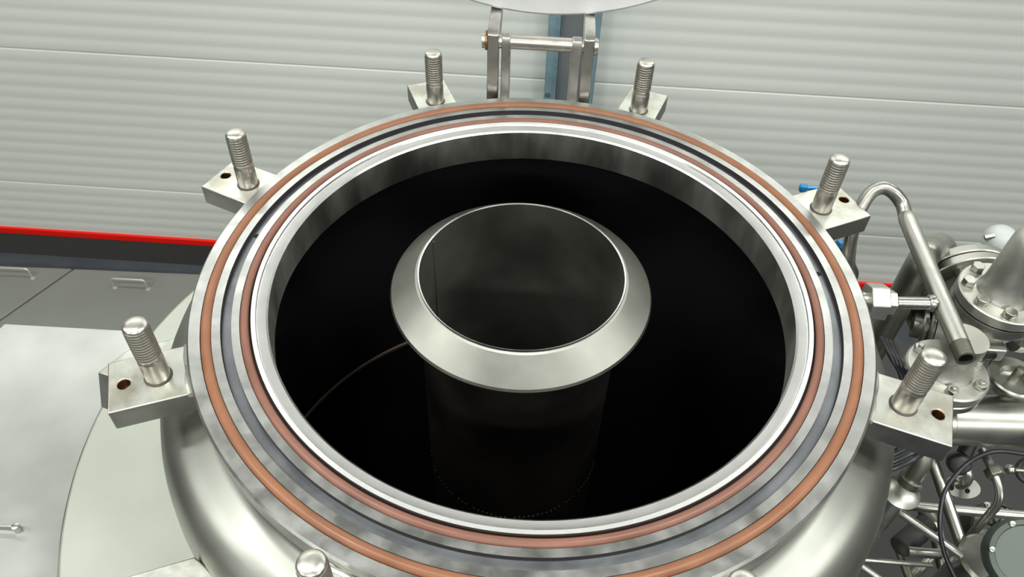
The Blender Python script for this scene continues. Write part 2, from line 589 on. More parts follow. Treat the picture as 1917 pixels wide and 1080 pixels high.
# drain holes in the slot
for (r_, a_) in ((0.893, 171.5), (0.893, 8.0)):
    c = Vector((r_ * math.cos(math.radians(a_)), r_ * math.sin(math.radians(a_)), -0.0155))
    link('drain_hole', MB().lathe([(0, 0.0), (0.0075, 0.0), (0.0085, 0.0008), (0.0095, 0.0)], 16, tf(c)), m_inside, vessel)

shell = MB().lathe([(0.968, -0.060), (0.965, -0.080), (0.967, -0.125), (0.973, -0.150), (0.988, -0.168), (1.010, -0.180), (1.045, -0.192), (1.078, -0.206),
                    (1.105, -0.224), (1.127, -0.248), (1.143, -0.278), (1.153, -0.318), (1.158, -0.37), (1.158, -3.2), (1.05, -3.45), (0.6, -3.62), (0, -3.68)], SEG)
link('shell', shell, m_shell, vessel, angle=50)
b = MB().tube([(0.970 * math.cos(2 * PI * i / 128), 0.970 * math.sin(2 * PI * i / 128), -0.083) for i in range(129)], 0.007, 8, False)
link('neck_weld', b, m_shell, vessel)
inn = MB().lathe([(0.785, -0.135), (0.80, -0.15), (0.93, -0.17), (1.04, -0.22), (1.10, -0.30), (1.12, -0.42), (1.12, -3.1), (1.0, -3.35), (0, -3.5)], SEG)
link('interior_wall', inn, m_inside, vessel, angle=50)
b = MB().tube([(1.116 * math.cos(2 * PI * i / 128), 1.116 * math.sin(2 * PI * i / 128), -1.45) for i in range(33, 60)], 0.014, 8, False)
link('weld_highlight_arc', b, m_weldin, vessel)  # highlight shaped as a brown arc, covering only part of the weld ring
for az in (0, 120, 240):
    a = math.radians(az + 30)
    b = MB().tube([(1.0 * math.cos(a), 1.0 * math.sin(a), -3.3), (1.0 * math.cos(a), 1.0 * math.sin(a), FZ)], 0.10, 20)
    link('support_leg', b, m_shell, vessel)

# central tube with its cone
PX, PY = -0.0348, 0.0337
tube = tag(link('central_tube', MB().lathe([(0.3125, 0.004), (0.3165, 0.006), (0.318, 0.0), (0.318, -0.004)], 128), m_ring, vessel), 'bright rolled rim')
tube.location = (PX * S, PY * S, 0)
o = link('tube_bore', MB().lathe([(0.3125, 0.004), (0.3125, -3.2)], 128), m_pipe_in, tube)
o = link('tube_wall', MB().lathe([(0.318, -0.05), (0.318, -3.3)], 128), m_pipe_out, tube)
o = link('cone_collar', MB().lathe([(0.3175, -0.001), (0.325, -0.004), (0.400, -0.062), (0.4045, -0.070), (0.4000, -0.078), (0.318, -0.105)], 160), m_cone, tube, angle=12)
b = MB()
for i in range(54):                      # the broken line of weld spots low on the tube
    a = -PI * (0.05 + 0.9 * i / 53)
    if random.random() < 0.8:
        b.lathe([(0, 0.004), (0.004, 0.002), (0.006, -0.001)], 6, tf((0.318 * math.cos(a), 0.318 * math.sin(a), -0.935 + random.uniform(-.004, .004)), (math.cos(a), math.sin(a), 0)))
o = tag(link('weld_spots', b, m_weldin, tube), kind='stuff')
o = link('tube_seam', MB().tube([(0.3105 * math.cos(2.75), 0.3105 * math.sin(2.75), -0.01), (0.3105 * math.cos(2.75), 0.3105 * math.sin(2.75), -2.4)], 0.0035, 6), m_pipe_in, tube)

# lugs with their studs
LZ = -0.04
def lug_mesh(w0=0.186, w1=0.186, out=1.212, hole=(1.172, 0.0), clip=0.0, th=0.072):
    """block with a real hole through its top (ring of faces) - local frame: x radial"""
    x0, x1 = 0.955, out
    y0 = w0 / 2
    mb = MB()
    hx, hy, hr = hole[0], hole[1], 0.0165
    n = 16
    outer = [(x1, y) for y in (-y0, -y0 / 2, 0, y0 / 2)] + [(x1, y0)] + [(hx + (x1 - hx) * 0, y0)] + [(hx - 0.035, y0)] + [(hx - 0.045, y0)]
    bm = bmesh.new()
    # outline
    if clip:
        ol = [(x0, -y0), (x1 - clip, -y0), (x1, -y0 + clip), (x1, y0), (x0, y0)]
    else:
        ol = [(x0, -y0), (x1, -y0), (x1, y0), (x0, y0)]
    vo = [bm.verts.new((x, y, 0)) for x, y in ol]
    eo = [bm.edges.new((vo[i], vo[(i + 1) % len(vo)])) for i in range(len(vo))]
    vh = [bm.verts.new((hx + hr * math.cos(2 * PI * k / n), hy + hr * math.sin(2 * PI * k / n), 0)) for k in range(n)]
    eh = [bm.edges.new((vh[i], vh[(i + 1) % n])) for i in range(n)]
    bmesh.ops.triangle_fill(bm, use_beauty=True, edges=eo + eh)
    for f in list(bm.faces):
        c = f.calc_center_median()
        if (c.x - hx) ** 2 + (c.y - hy) ** 2 < (hr * 0.9) ** 2 and all(v in vh for v in f.verts):
            bm.faces.remove(f)
    bm.verts.index_update()
    vs = [v.co.copy() for v in bm.verts]
    fs = [[v.index for v in f.verts] for f in bm.faces]
    k = len(vs)
    V = vs + [Vector((v.x, v.y, -th)) for v in vs]
    F = [tuple(f) for f in fs] + [tuple(i + k for i in reversed(f)) for f in fs]
    for e, mi in ((vo, 0), (vh, 1)):
        pass
    mb.add(V, F)
    for ring, mi in ((vo, 0), (vh, 1)):
        m_ = len(ring)
        mi = 2 if mi == 0 else mi
        for i in range(m_):
            a, c = ring[i].index, ring[(i + 1) % m_].index
            mb.f.append((a, c, c + k, a + k))
            mb.m.append(mi)
    bm.free()
    return mb


def stud_mesh():
    r = 0.0335
    prof = [(r * 1.13, 0.0012), (r * 1.0, 0.0015), (r, 0.006), (r, 0.076), (r * 0.97, 0.080), (r * 0.90, 0.084), (r * 0.90, 0.090)]
    return MB().lathe(prof, 32, mis=[1] + [0] * (len(prof) - 2))


def thread_mesh():
    r = 0.0335
    prof = [(r * 0.89, 0.089)]
    n = 11
    z0, z1 = 0.090, 0.196
    p = (z1 - z0) / n
    for i in range(n):
        zz = z0 + p * i
        prof += [(r * 0.985, zz + p * 0.30), (r * 1.0, zz + p * 0.5), (r * 0.985, zz + p * 0.70), (r * 0.88, zz + p * 0.98)]
    prof += [(r * 0.97, 0.199), (r * 0.97, 0.203), (r * 0.93, 0.208), (r * 0.80, 0.2125), (r * 0.5, 0.2155), (r * 0.25, 0.2165), (0, 0.2168)]
    mis = [1] + [0, 0, 0, 1] * n
    mis = [1 if i % 4 in (0, 3) else 0 for i in range(4 * n)] + [0] * 20
    mis[0] = 0
    return MB().lathe(prof, 32, mis=mis[:len(prof) - 1])


az_l = [26.2, 70.0, 113.3, 157.4, -157.2, -112.0, -64.8, -18.6]
specs = {0: dict(hole=(1.190, 0.010), w0=0.19, out=1.222), 3: dict(hole=(1.182, 0.0), w0=0.175, out=1.215, clip=0.0),
         4: dict(hole=(1.172, 0.0), w0=0.178), 7: dict(hole=(1.174, 0.006), w0=0.180),
         1: dict(hole=(1.155, 0.025), w0=0.155, out=1.235), 2: dict(hole=(1.155, -0.03), w0=0.155, out=1.228), 5: {}, 6: {}}
stud_me = thread_me = None
for i, az in enumerate(az_l):
    a = math.radians(az)
    mb = lug_mesh(**specs[i])
    lug = link('lug', mb, [m_lug, m_brass, m_lugside], vessel, bevel=0.0035)
    lug.location = (0, 0, LZ * S)
    lug.rotation_euler = (0, 0, a)
    # weld seam where the lug meets the flange
    if stud_me is None:
        st = link('stud', stud_mesh(), [m_stud, m_valley], lug, angle=40)
        stud_me = st.data
        th = link('stud_thread', thread_mesh(), [m_thread, m_valley], lug, angle=60)
        thread_me = th.data
        wl = link('weld_seam', MB().tube(dense([(1.004, -0.09, -0.004), (1.008, -0.05, -0.002), (1.006, 0.0, -0.003), (1.009, 0.04, -0.002), (1.004, 0.09, -0.004)]), 0.009, 8), m_lug, lug)
        weld_me = wl.data
    else:
        st = bpy.data.objects.new('stud', stud_me)
        COL.objects.link(st)
        st.parent = lug
        th = bpy.data.objects.new('stud_thread', thread_me)
        COL.objects.link(th)
        th.parent = lug
        wl = bpy.data.objects.new('weld_seam', weld_me)
        COL.objects.link(wl)
        wl.parent = lug
    rr = 1.083
    st.location = (rr * S, 0, 0)
    th.location = (rr * S, 0, 0)

# ears welded to the shoulder beneath the left lug and at the bottom left
for pl in ([(-1.08, -0.03), (-1.17, -0.083), (-1.284, -0.139), (-1.338, -0.232), (-1.20, -0.27), (-1.04, -0.22)],
           [(-0.8137, -0.813), (-0.8355, -0.80), (-0.9925, -0.867), (-1.04, -0.95), (-0.95, -1.10), (-0.76, -1.02), (-0.74, -0.87)]):
    b = MB().prism(pl, -0.13, 0, side=1)
    if pl[0][0] < -1.07:                  # this ear flares outwards towards its foot
        dl = at(188.6, 763, -0.43) - Vector((-1.338, -0.232, -0.43))
        for i in (2, 3, 4):
            q = b.v[i]
            b.v[i] = (q[0] + dl.x, q[1] + dl.y, q[2])
    o = link('side_ear', b, [m_lug, m_lugside], vessel, bevel=0.004)
    o.location = (0, 0, -0.30 * S)

# side fitting boss on the right of the flange
b = MB()
hx = tf((1.0, 0.053, -0.045), (1, 0, 0))
b.lathe([(0.026, -0.03), (0.026, 0.035)], 24, hx)
link('fitting_stub', b, m_pipe, vessel)

# ------------------------------------------------------------------ hinge and lid
for (xa, xb) in ((-0.1745, -0.1415), (0.089, 0.126)):
    poly = [(0.985, -0.05), (1.075, -0.05), (1.085, 0.0), (1.085, 0.20), (1.075, 0.225), (1.055, 0.235), (1.035, 0.225), (1.025, 0.20), (1.02, 0.03), (0.985, -0.02)]
    b = MB()
    n = len(poly)
    vs = [(xa, y, z) for y, z in poly] + [(xb, y, z) for y, z in poly]
    b.add(vs, [tuple(range(n)), tuple(range(2 * n - 1, n - 1, -1))] + [(i, (i + 1) % n, n + (i + 1) % n, n + i) for i in range(n)])
    link('hinge_bracket', b, m_bar, vessel, bevel=0.003)
HP = (1.055, 0.200)
b = MB().tube([(-0.238, *HP), (0.176, *HP)], 0.0265, 28)
pin = link('hinge_pin', b, m_stud, vessel, angle=40)
for sx, xx, wd_, rd_ in ((-1, -0.2325, 0.0035, 0.036), (1, 0.176, 0.0035, 0.033), (1, 0.1835, 0.0035, 0.029), (1, -0.243, 0.006, 0.029)):
    b = MB().lathe([(0.02, -wd_), (rd_, -wd_), (rd_, wd_), (0.02, wd_)], 28, tf((xx, *HP), (1, 0, 0)), closed=True)
    link('washer', b, m_brass if sx < 0 else m_stud, pin)
# lid
LR, LY, LZ0, LX = 1.118, 1.17, 0.2535, -0.016
lid = bpy.data.objects.new('lid', None)
COL.objects.link(lid)
lid.parent = vessel
lid.location = (LX * S, LY * S, LZ0 * S)
lid.rotation_euler = (math.radians(-4), 0, 0)
tag(lid, 'open lid standing upright on its hinge')
lm = tf((0, 0, LR), (0, -1, 0))
b = MB().lathe([(0, 0.0), (0.70, 0.0), (0.715, 0.008), (0.80, 0.008), (0.815, -0.002), (1.110, -0.002), (1.118, -0.008), (1.118, -0.050), (1.11, -0.056), (0.96, -0.056)], SEG, lm)
link('lid_plate', b, m_lid, lid, angle=30)
b = MB().lathe([(0.965, -0.056), (0.94, -0.12), (0.85, -0.18), (0.6, -0.26), (0.3, -0.30), (0, -0.31)], 128, lm)
link('lid_dome', b, m_shell, lid, angle=50)
for (xa, xb) in ((-0.2277, -0.185), (0.132, 0.172)):
    poly = [(1.028, -0.12), (1.08, -0.12), (1.085, 0.15), (1.23, 0.20), (1.275, 0.27), (1.275, 0.36), (1.235, 0.36), (1.232, 0.275), (1.175, 0.262), (1.06, 0.25), (1.03, 0.225)]
    b = MB()
    n = len(poly)
    vs = [(xa - LX, y - LY, z - LZ0) for y, z in poly] + [(xb - LX, y - LY, z - LZ0) for y, z in poly]
    b.add(vs, [tuple(range(n)), tuple(range(2 * n - 1, n - 1, -1))] + [(i, (i + 1) % n, n + (i + 1) % n, n + i) for i in range(n)])
    link('hinge_arm', b, m_bar, lid, bevel=0.003)

# ------------------------------------------------------------------ tee pipe beside the flange
tp = thing('tee_pipe', 'satin steel tee pipe with open threaded end, bolted to the right of the flange', 'pipe', (1.25, 0.06, -0.05))
o0 = Vector((1.25, 0.06, -0.05))
def rel(*pts):
    return [Vector(p) - o0 for p in pts]


A = at(1695, 402, -0.05)
B = at(1797, 645, -0.05)
dAB = (B - A).normalized()
r_ = 0.0285
b = MB().tube(rel(A - dAB * 0.0, A + dAB * 0.012, A + dAB * 0.03, B), [r_ * 0.80, r_ * 0.97, r_, r_], 28, caps=False)
link('straight_pipe', b, m_pipe, tp, angle=50)
b = MB()
E = at(1808, 672, -0.05)
TL = (E - B).length
tpf = [(r_ * 1.0, 0.0)]
for i in range(11):
    tpf += [(r_ * 0.88, TL * (i + 0.25) / 11), (r_ * 0.97, TL * (i + 0.6) / 11), (r_ * 0.97, TL * (i + 0.8) / 11)]
tpf += [(r_ * 0.86, TL)]
b.lathe(tpf, 28, tf(B - o0, dAB), mis=[1] + [0, 0, 1] * 11)
b.tube(rel(E, E - dAB * 0.08), r_ * 0.70, 28, caps=False)
b.lathe([(r_ * 0.70, 0), (r_ * 0.87, 0)], 28, tf(E - o0, dAB))
b.lathe([(0, 0), (r_ * 0.70, 0)], 24, tf(E - dAB * 0.08 - o0, dAB))
tag(link('threaded_end', b, [m_pipe_dull, m_valley], tp, angle=20), 'darker open threaded end')
g0 = A + Vector((0, 0, 0))
gp = dense(rel(g0, at(1688, 380, -0.03), at(1672, 360, 0.0), at(1652, 351, 0.01), at(1630, 361, -0.01), at(1610, 392, -0.06), at(1594, 440, -0.14), at(1588, 490, -0.24), at(1592, 520, -0.33), Vector((1.075, 0.40, -0.42))), 8)
link('gooseneck_bend', MB().tube(gp, 0.0235, 24), m_pipe, tp, angle=60)
T0, T1 = at(1757, 568, -0.05), Vector((1.10, 0.053, -0.05))
link('branch_pipe', MB().tube(rel(T0, T1), 0.0195, 24), m_pipe, tp)
link('weld_collar', MB().tube(rel(T0 - Vector((0.018, 0, 0)), T0 - Vector((0.030, 0, 0)), T0 - Vector((0.036, 0, 0))), [0.027, 0.026, 0.020], 24), m_pipe, tp, angle=60)
b = MB().prism(hexpoly(0.059, 0.52), 0.0, 0.056, tf(Vector((1.025, 0.053, -0.048)) - o0, (1, 0, 0)))
link('hex_nut', b, m_cast, tp, bevel=0.004)
b = MB().prism(hexpoly(0.040, 0.52), 0.0, 0.030, tf(Vector((1.078, 0.053, -0.048)) - o0, (1, 0, 0)))
b.lathe([(0.031, 0.028), (0.028, 0.036), (0.0195, 0.042)], 24, tf(Vector((1.075, 0.053, -0.048)) - o0, (1, 0, 0)))
link('union_nut', b, m_cast, tp, bevel=0.002)

# ------------------------------------------------------------------ vertical pipe and the big flange pair
bf = at(1808, 566, -0.66)
vp = at(1694, 545, -0.50)
VZ = -2.90
t = thing('vertical_pipe', 'wide dull steel pipe dropping steeply behind the tee pipe', 'pipe', (vp.x, vp.y, VZ))
b = MB().tube(path([(0, 0, 0), (0, 0, -0.30 - VZ), (bf.x - vp.x, bf.y + 0.34 - vp.y, bf.z + 0.02 - VZ), (bf.x - vp.x - 0.01, bf.y + 0.14 - vp.y, bf.z + 0.01 - VZ)], 0.10, 10), 0.052, 32)
link('pipe_run', b, m_pipe_dull, t)

t = thing('flange_joint', 'large pair of bolted round flanges behind the control valve', 'flange', bf)
ax = Vector((0.05, -1, 0.10)).normalized()
R = 0.236
for k, (s0, s1) in enumerate(((0.0, 0.042), (0.050, 0.092))):
    b = MB().lathe([(0, -s0), (R - 0.004, -s0), (R, -s0 - 0.004), (R, -s1 + 0.004), (R - 0.004, -s1), (0, -s1)], 96, tf((0, 0, 0), ax))
    if k == 0:
        b = MB().lathe([(0.10, -0.02), (0.165, -s0), (R - 0.004, -s0), (R, -s0 - 0.004), (R, -s1 + 0.004), (R - 0.004, -s1), (0, -s1)], 96, tf((0, 0, 0), ax))
    link('flange_disc', b, m_pipe, t, angle=30)
link('flange_gasket', MB().lathe([(R - 0.012, -0.041), (R - 0.012, -0.051)], 64, tf((0, 0, 0), ax)), m_black, t)
b = MB().lathe([(0.165, 0.0), (0.13, 0.02), (0.105, 0.06), (0.10, 0.14)], 64, tf((0, 0, 0), ax))
link('reducer', b, m_pipe_dull, t, angle=50)
b = MB().lathe([(0.12, -0.092), (0.12, -0.10), (0.10, -0.125), (0.05, -0.14), (0, -0.145)], 64, tf((0, 0, 0), ax))
link('end_cap', b, m_pipe_dull, t, angle=50)
X = ax.cross(Vector((0, 0, 1))).normalized()
Y = X.cross(ax)
for k in range(8):
    a = 2 * PI * (k + 0.35) / 8
    c = (X * math.cos(a) + Y * math.sin(a)) * 0.185
    link('bolt', hex_head(MB(), c - ax * 0.0, ax, 0.022, 0.022), m_pipe_dull, t)

# ------------------------------------------------------------------ control valve with a domed bonnet
vc = at(1880, 547, -0.35)
t = thing('control_valve', 'bead-blasted control valve with tapered domed bonnet on a bolted flange', 'valve', vc)
VR = 0.158
link('bonnet_flange', MB().lathe([(0, 0), (VR - 0.004, 0), (VR, -0.004), (VR, -0.040), (VR - 0.003, -0.043), (0, -0.043)], 96), m_cast, t, angle=30)
link('body_flange', MB().lathe([(0, -0.048), (VR - 0.002, -0.048), (VR, -0.052), (VR, -0.090), (VR - 0.006, -0.096), (0.08, -0.096)], 96), m_pipe, t, angle=30)
link('bonnet', MB().lathe([(0.096, 0.0), (0.093, 0.010), (0.087, 0.018), (0.083, 0.12), (0.081, 0.20), (0.078, 0.25), (0.068, 0.28), (0.050, 0.295), (0.024, 0.303), (0.024, 0.31), (0.014, 0.312), (0, 0.31)], 64), m_cast, t, angle=45)
bd = Vector((0.15, -0.95, 0.25)).normalized()
link('bonnet_boss', MB().lathe([(0.036, 0.05), (0.036, 0.098), (0.030, 0.102), (0.029, 0.095), (0, 0.095)], 32, tf((0.028, 0, 0.075), bd)), m_cast, t, angle=35)
for k in range(8):
    a = 2 * PI * (k + 0.5) / 8 + 0.15
    link('bolt', hex_head(MB(), (0.127 * math.cos(a), 0.127 * math.sin(a), 0), (0, 0, 1), 0.0235, 0.028, a, shank=False), m_pipe, t, bevel=0.002)
link('valve_body', MB().lathe([(0.10, -0.096), (0.115, -0.12), (0.118, -0.15), (0.10, -0.185), (0.05, -0.197), (0, -0.20)], 64), m_cast, t, angle=50)
b = MB().box(-0.11, 0.02, -0.165, -0.07, -0.198, -0.138)
link('drain_block', b, m_cast, t, bevel=0.006)
link('drain_socket', MB().lathe([(0, 0.002), (0.017, 0.002), (0.019, 0.007), (0.024, 0.007), (0.026, 0)], 24, tf((-0.035, -0.165, -0.168), (0, -1, 0))), m_dark, t)
for (x0, x1) in ((0.105, 0.135), (0.142, 0.172)):
    b = MB().lathe([(0, x0), (0.085, x0), (0.085, x1), (0, x1)], 48, tf((0, -0.02, -0.155), (1, -0.15, 0)))
    link('side_flange', b, m_pipe, t, angle=30)
link('side_gasket', MB().lathe([(0.075, 0.134), (0.075, 0.143)], 48, tf((0, -0.02, -0.155), (1, -0.15, 0))), m_blue, t)
link('side_pipe', MB().tube([(0.16, -0.045, -0.155), (0.8, -0.14, -0.155)], 0.055, 32), m_pipe_dull, t)
link('hose_nipple', MB().lathe([(0.012, 0.0), (0.012, 0.04), (0.016, 0.04), (0.016, 0.055), (0, 0.055)], 16, tf((0.055, -0.10, -0.13), (0.2, -1, 0.5))), m_pipe, t)

# lower valve: horizontal flange pair with a hub
lc = at(1775, 690, -0.55)
t = thing('flanged_hub', 'round bolted flange pair below the tee pipe end, left of the control valve', 'flange', lc)
HR = 0.146
link('top_flange', MB().lathe([(0, 0), (HR - 0.006, 0), (HR, -0.006), (HR, -0.036), (0, -0.036)], 96), m_cast, t, angle=30)
link('bottom_flange', MB().lathe([(0, -0.046), (HR - 0.004, -0.046), (HR, -0.050), (HR, -0.078), (0.05, -0.084)], 96), m_pipe_dull, t, angle=30)
link('flange_gasket', MB().lathe([(HR - 0.014, -0.035), (HR - 0.014, -0.047)], 64), m_black, t)
link('hub', MB().lathe([(0.088, 0.0), (0.082, 0.012), (0.070, 0.03), (0.066, 0.09), (0.072, 0.13), (0.07, 0.17), (0, 0.17)], 48), m_cast, t, angle=50)
for k in range(6):
    a = 2 * PI * k / 6 - 0.75
    link('bolt', hex_head(MB(), (0.116 * math.cos(a), 0.116 * math.sin(a), 0), (0, 0, 1), 0.0215, 0.024, a), m_pipe, t, bevel=0.002)
link('down_pipe', MB().tube([(0, 0.06, -0.08), (0, 0.06, -1.0)], 0.05, 32), m_pipe_dull, t)

# little clamped joint left of it
cc = at(1722, 612, -0.74)
t = thing('clamp_joint', 'small clamped pipe joint half hidden behind the tee pipe', 'joint', cc)
ax2 = (1, -0.35, 0.1)
for x0 in (0.0, 0.028):
    link('ferrule', MB().lathe([(0.03, x0), (0.072, x0), (0.078, x0 + 0.006), (0.078, x0 + 0.018), (0.03, x0 + 0.022)], 48, tf((0, 0, 0), ax2)), m_pipe, t, angle=30)
link('clamp_band', MB().lathe([(0.070, 0.050), (0.082, 0.050), (0.082, 0.085), (0.070, 0.085)], 48, tf((0, 0, 0), ax2), closed=True), m_lug, t, angle=30)
link('pipe_stub', MB().lathe([(0.05, -0.03), (0.05, 0.15)], 32, tf((0, 0, 0), ax2)), m_pipe_dull, t)
link('bolt', hex_head(MB(), (0.045, -0.02, 0.085), (0, -0.3, 1), 0.018, 0.02), m_pipe, t)

# right cup and pale cap far back
rc = at(1900, 705, -0.65)
t = thing('pipe_cup', 'shallow steel cup flange at the right edge of the frame', 'flange', rc)
link('cup', MB().lathe([(0.0, -0.02), (0.045, -0.018), (0.055, 0.0), (0.092, 0.006), (0.098, 0.0), (0.09, -0.02), (0.05, -0.05), (0.05, -0.08)], 64), m_pipe, t, angle=40)
link('spindle', MB().lathe([(0.016, -0.02), (0.016, 0.05), (0, 0.055)], 20), m_pipe_dull, t)
wc = at(1873, 448, -0.62)
t = thing('sensor_cap', 'pale domed sensor head behind the valve bonnet', 'sensor', wc)
link('cap_dome', MB().lathe([(0.05, -0.16), (0.05, -0.04), (0.068, -0.035), (0.072, 0.0), (0.066, 0.025), (0.05, 0.045), (0.03, 0.054), (0, 0.056)], 48), m_white, t, angle=40)
link('cap_ear', MB().tube([(-0.085, -0.02, 0.02), (-0.05, -0.02, 0.035)], 0.012, 10), m_pipe, t)
link('sensor_stem', MB().tube([(0, 0, -0.15), (0, 0, -0.6)], 0.03, 16), m_pipe_dull, t)

# ------------------------------------------------------------------ horizontal header and lower pipes
def bar_thing(name, label, cat, pts, r, mt, seg=18, bend=0.07, group=None, part=None):
    o = Vector(pts[0])
    b = MB().tube(path([Vector(p) - o for p in pts], bend, 7), r, seg)
    ob = link(name, b, mt, None, angle=50)
    ob.location = o * S
    return tag(ob, label, cat, group)


HZp = -0.80
p0 = at(1765, 785, HZp)
hd = bar_thing('header_pipe', 'thick horizontal header pipe behind the right lug', 'pipe', [p0, p0 + Vector((1.6, 0.10, -0.02))], 0.098, m_pipe, 48)
link('end_cap', MB().lathe([(0.098, 0), (0.09, 0.03), (0.06, 0.055), (0, 0.065)], 48, tf((0, 0, 0), (-1, -0.06, 0))), m_pipe, hd, angle=50)
link('upper_pipe', MB().tube([Vector((0.25, 0.11, 0.085)), Vector((1.6, 0.16, 0.085))], 0.03, 20), m_pipe, hd)

# dark storage tank lower down
tk = thing('lower_tank', 'dull dark horizontal tank low down behind the small pipes', 'tank', (2.75, -0.25, -2.35))
link('tank_shell', MB().lathe([(0, -1.33), (0.3, -1.30), (0.42, -1.20), (0.46, -1.1), (0.46, 1.6), (0.4, 1.7), (0, 1.78)], 96, tf((0, 0, 0), (1, 0.02, 0))), m_tank, tk, angle=50)
b = MB()
for x in (-0.8, 1.2):
    b = MB().box(x - 0.08, x + 0.08, -0.4, 0.4, -0.55, -0.36)
    link('tank_saddle', b, m_dark, tk)
# skid beams
sk = thing('skid_support', 'dark square-tube skid standing below the pipework', 'frame')
for bx in ((1.25, 4.5, -1.15, -1.03, -3.03, -2.92), (1.25, 4.5, 2.35, 2.47, -3.03, -2.92), (1.25, 1.37, -1.03, 2.35, -3.03, -2.92), (4.3, 4.42, -1.03, 2.35, -3.03, -2.92)):
    link('beam', MB().box(*bx), m_dark, sk, bevel=0.01)
for (x, y) in ((1.31, -1.09), (1.31, 2.41), (4.3, -1.09), (4.3, 2.41)):
    link('leg', MB().box(x - 0.06, x + 0.06, y - 0.06, y + 0.06, FZ, -3.03), m_dark, sk)

tr = MB().box(1.27, 4.45, -1.13, 2.45, -2.918, -2.902)  # dark sheet added to stand in for deep shade under the pipes
tag(link('shade_underlay', tr, m_dark, bevel=0.005), 'wide dark tray added on the skid for the shade below the pipework', 'underlay')

bar_thing('brace_pipe', 'straight inclined tube crossing behind the black cable', 'pipe', [at(1738, 838, -1.05), at(1822, 1085, -1.25)], 0.0235, m_pipe, 20)
bar_thing('cross_pipe', 'long horizontal tube running right above the small fittings', 'pipe', [at(1690, 946, -1.35), at(1960, 969, -1.35)], 0.021, m_pipe, 20)
k = bar_thing('slanted_pipe', 'short tube slanting down to the right with a capped end', 'pipe', [at(1686, 960, -1.15), at(1800, 1040, -1.15)], 0.0165, m_pipe, 18)
kk = bar_thing('bent_tube', 'bent instrument tube with a square nut, right of the cable loop', 'pipe', [at(1838, 842, -1.0), at(1862, 885, -1.0), at(1876, 936, -1.05), at(1800, 1022, -1.3)], 0.0165, m_pipe, 18, 0.05)
nb = MB().prism(hexpoly(0.036, 0.4), -0.018, 0.018, tf(at(1862, 885, -1.0) - at(1838, 842, -1.0), (at(1862, 885, -1.0) - at(1838, 842, -1.0))))
link('square_nut', nb, m_pipe_dull, kk, bevel=0.002)
bar_thing('stub_pipe', 'short horizontal stub pipe under the slanted tube', 'pipe', [at(1699, 1032, -1.3), at(1760, 1037, -1.3)], 0.021, m_pipe, 18)
bar_thing('thin_rod', 'thin horizontal rod at the bottom beside the vessel shell', 'rod', [at(1612, 1048, -1.3), at(1745, 1058, -1.3)], 0.0105, m_pipe, 14)
bar_thing('corner_rod', 'thin rod crossing the bottom edge beside the vessel shell', 'rod', [at(1610, 1058, -1.15), at(1655, 1090, -1.15)], 0.014, m_pipe, 14)
bar_thing('drop_pipe', 'dull vertical tube between the stub pipe and the bottom edge', 'pipe', [at(1683, 1030, -1.45), at(1706, 1095, -1.45)], 0.018, m_pipe_dull, 16)
bar_thing('rising_pipe', 'curved grey pipe behind the slanted tube', 'pipe', [at(1730, 955, -1.5), at(1752, 985, -1.5), at(1770, 1075, -1.6)], 0.032, m_pipe_dull, 20)
bar_thing('lower_brace', 'dull tube leaning right at the bottom of the pipework', 'pipe', [at(1768, 1020, -1.7), at(1692, 1095, -1.7)], 0.022, m_pipe_dull, 16)
s0, s1 = at(1735, 982, -1.35), at(1686, 1024, -1.35)
so = bar_thing('solenoid_coil', 'dark cylinder lying between tubes beside the vessel shell', 'solenoid', [s0, s1], 0.047, m_dark, 28)
link('end_disc', MB().lathe([(0, 0.006), (0.04, 0.005), (0.047, 0)], 28, tf((s1 - s0), (s1 - s0))), m_pipe_dull, so)

# elbow and pale cone under the right lug
e0 = at(1730, 838, -0.75)
eo = bar_thing('elbow_pipe', 'dull elbow pipe below the right lug', 'pipe', [e0, at(1727, 868, -0.80), at(1700, 905, -0.90)], 0.034, m_pipe_dull, 24, 0.06)
link('elbow_collar', MB().lathe([(0.034, -0.02), (0.044, -0.018), (0.044, 0.012), (0.03, 0.016)], 24, tf(at(1703, 902, -0.89) - e0, at(1703, 902, -0.89) - at(1722, 875, -0.82))), m_pipe_dull, eo)
ko = at(1690, 918, -1.0)
t = thing('cone_cap', 'pale round cone cap beside the vessel shell', 'cap', ko)
link('cap_top', MB().lathe([(0, 0.012), (0.03, 0.012), (0.055, 0.0), (0.072, -0.016), (0.070, -0.024), (0.04, -0.05), (0.03, -0.5)], 48), m_lug, t, angle=30)
# plate with two holes and its hooked tube
po = at(1801, 912, -1.15)
t = thing('bracket_plate', 'small oval bracket plate with two holes', 'bracket', po)
pm = tf((0, 0, 0), (-0.1, -0.7, 0.7))
link('oval_plate', MB().prism([(0.072 * math.cos(2 * PI * k / 28), 0.046 * math.sin(2 * PI * k / 28)) for k in range(28)], -0.006, 0.006, pm), m_pipe, t, bevel=0.002)
for sx in (-0.042, 0.02):
    link('bolt_hole', MB().lathe([(0, 0.0068), (0.010, 0.0068), (0.011, 0.0055)], 16, pm @ tf((sx, -0.010, 0))), m_inside, t)
h = [at(1797, 850, -1.0), at(1808, 878, -1.0), at(1814, 892, -1.02), at(1808, 905, -1.06), at(1796, 908, -1.12)]
bar_thing('hook_tube', 'hooked tube ending on the oval bracket plate', 'pipe', h, 0.019, m_pipe, 18, 0.03)
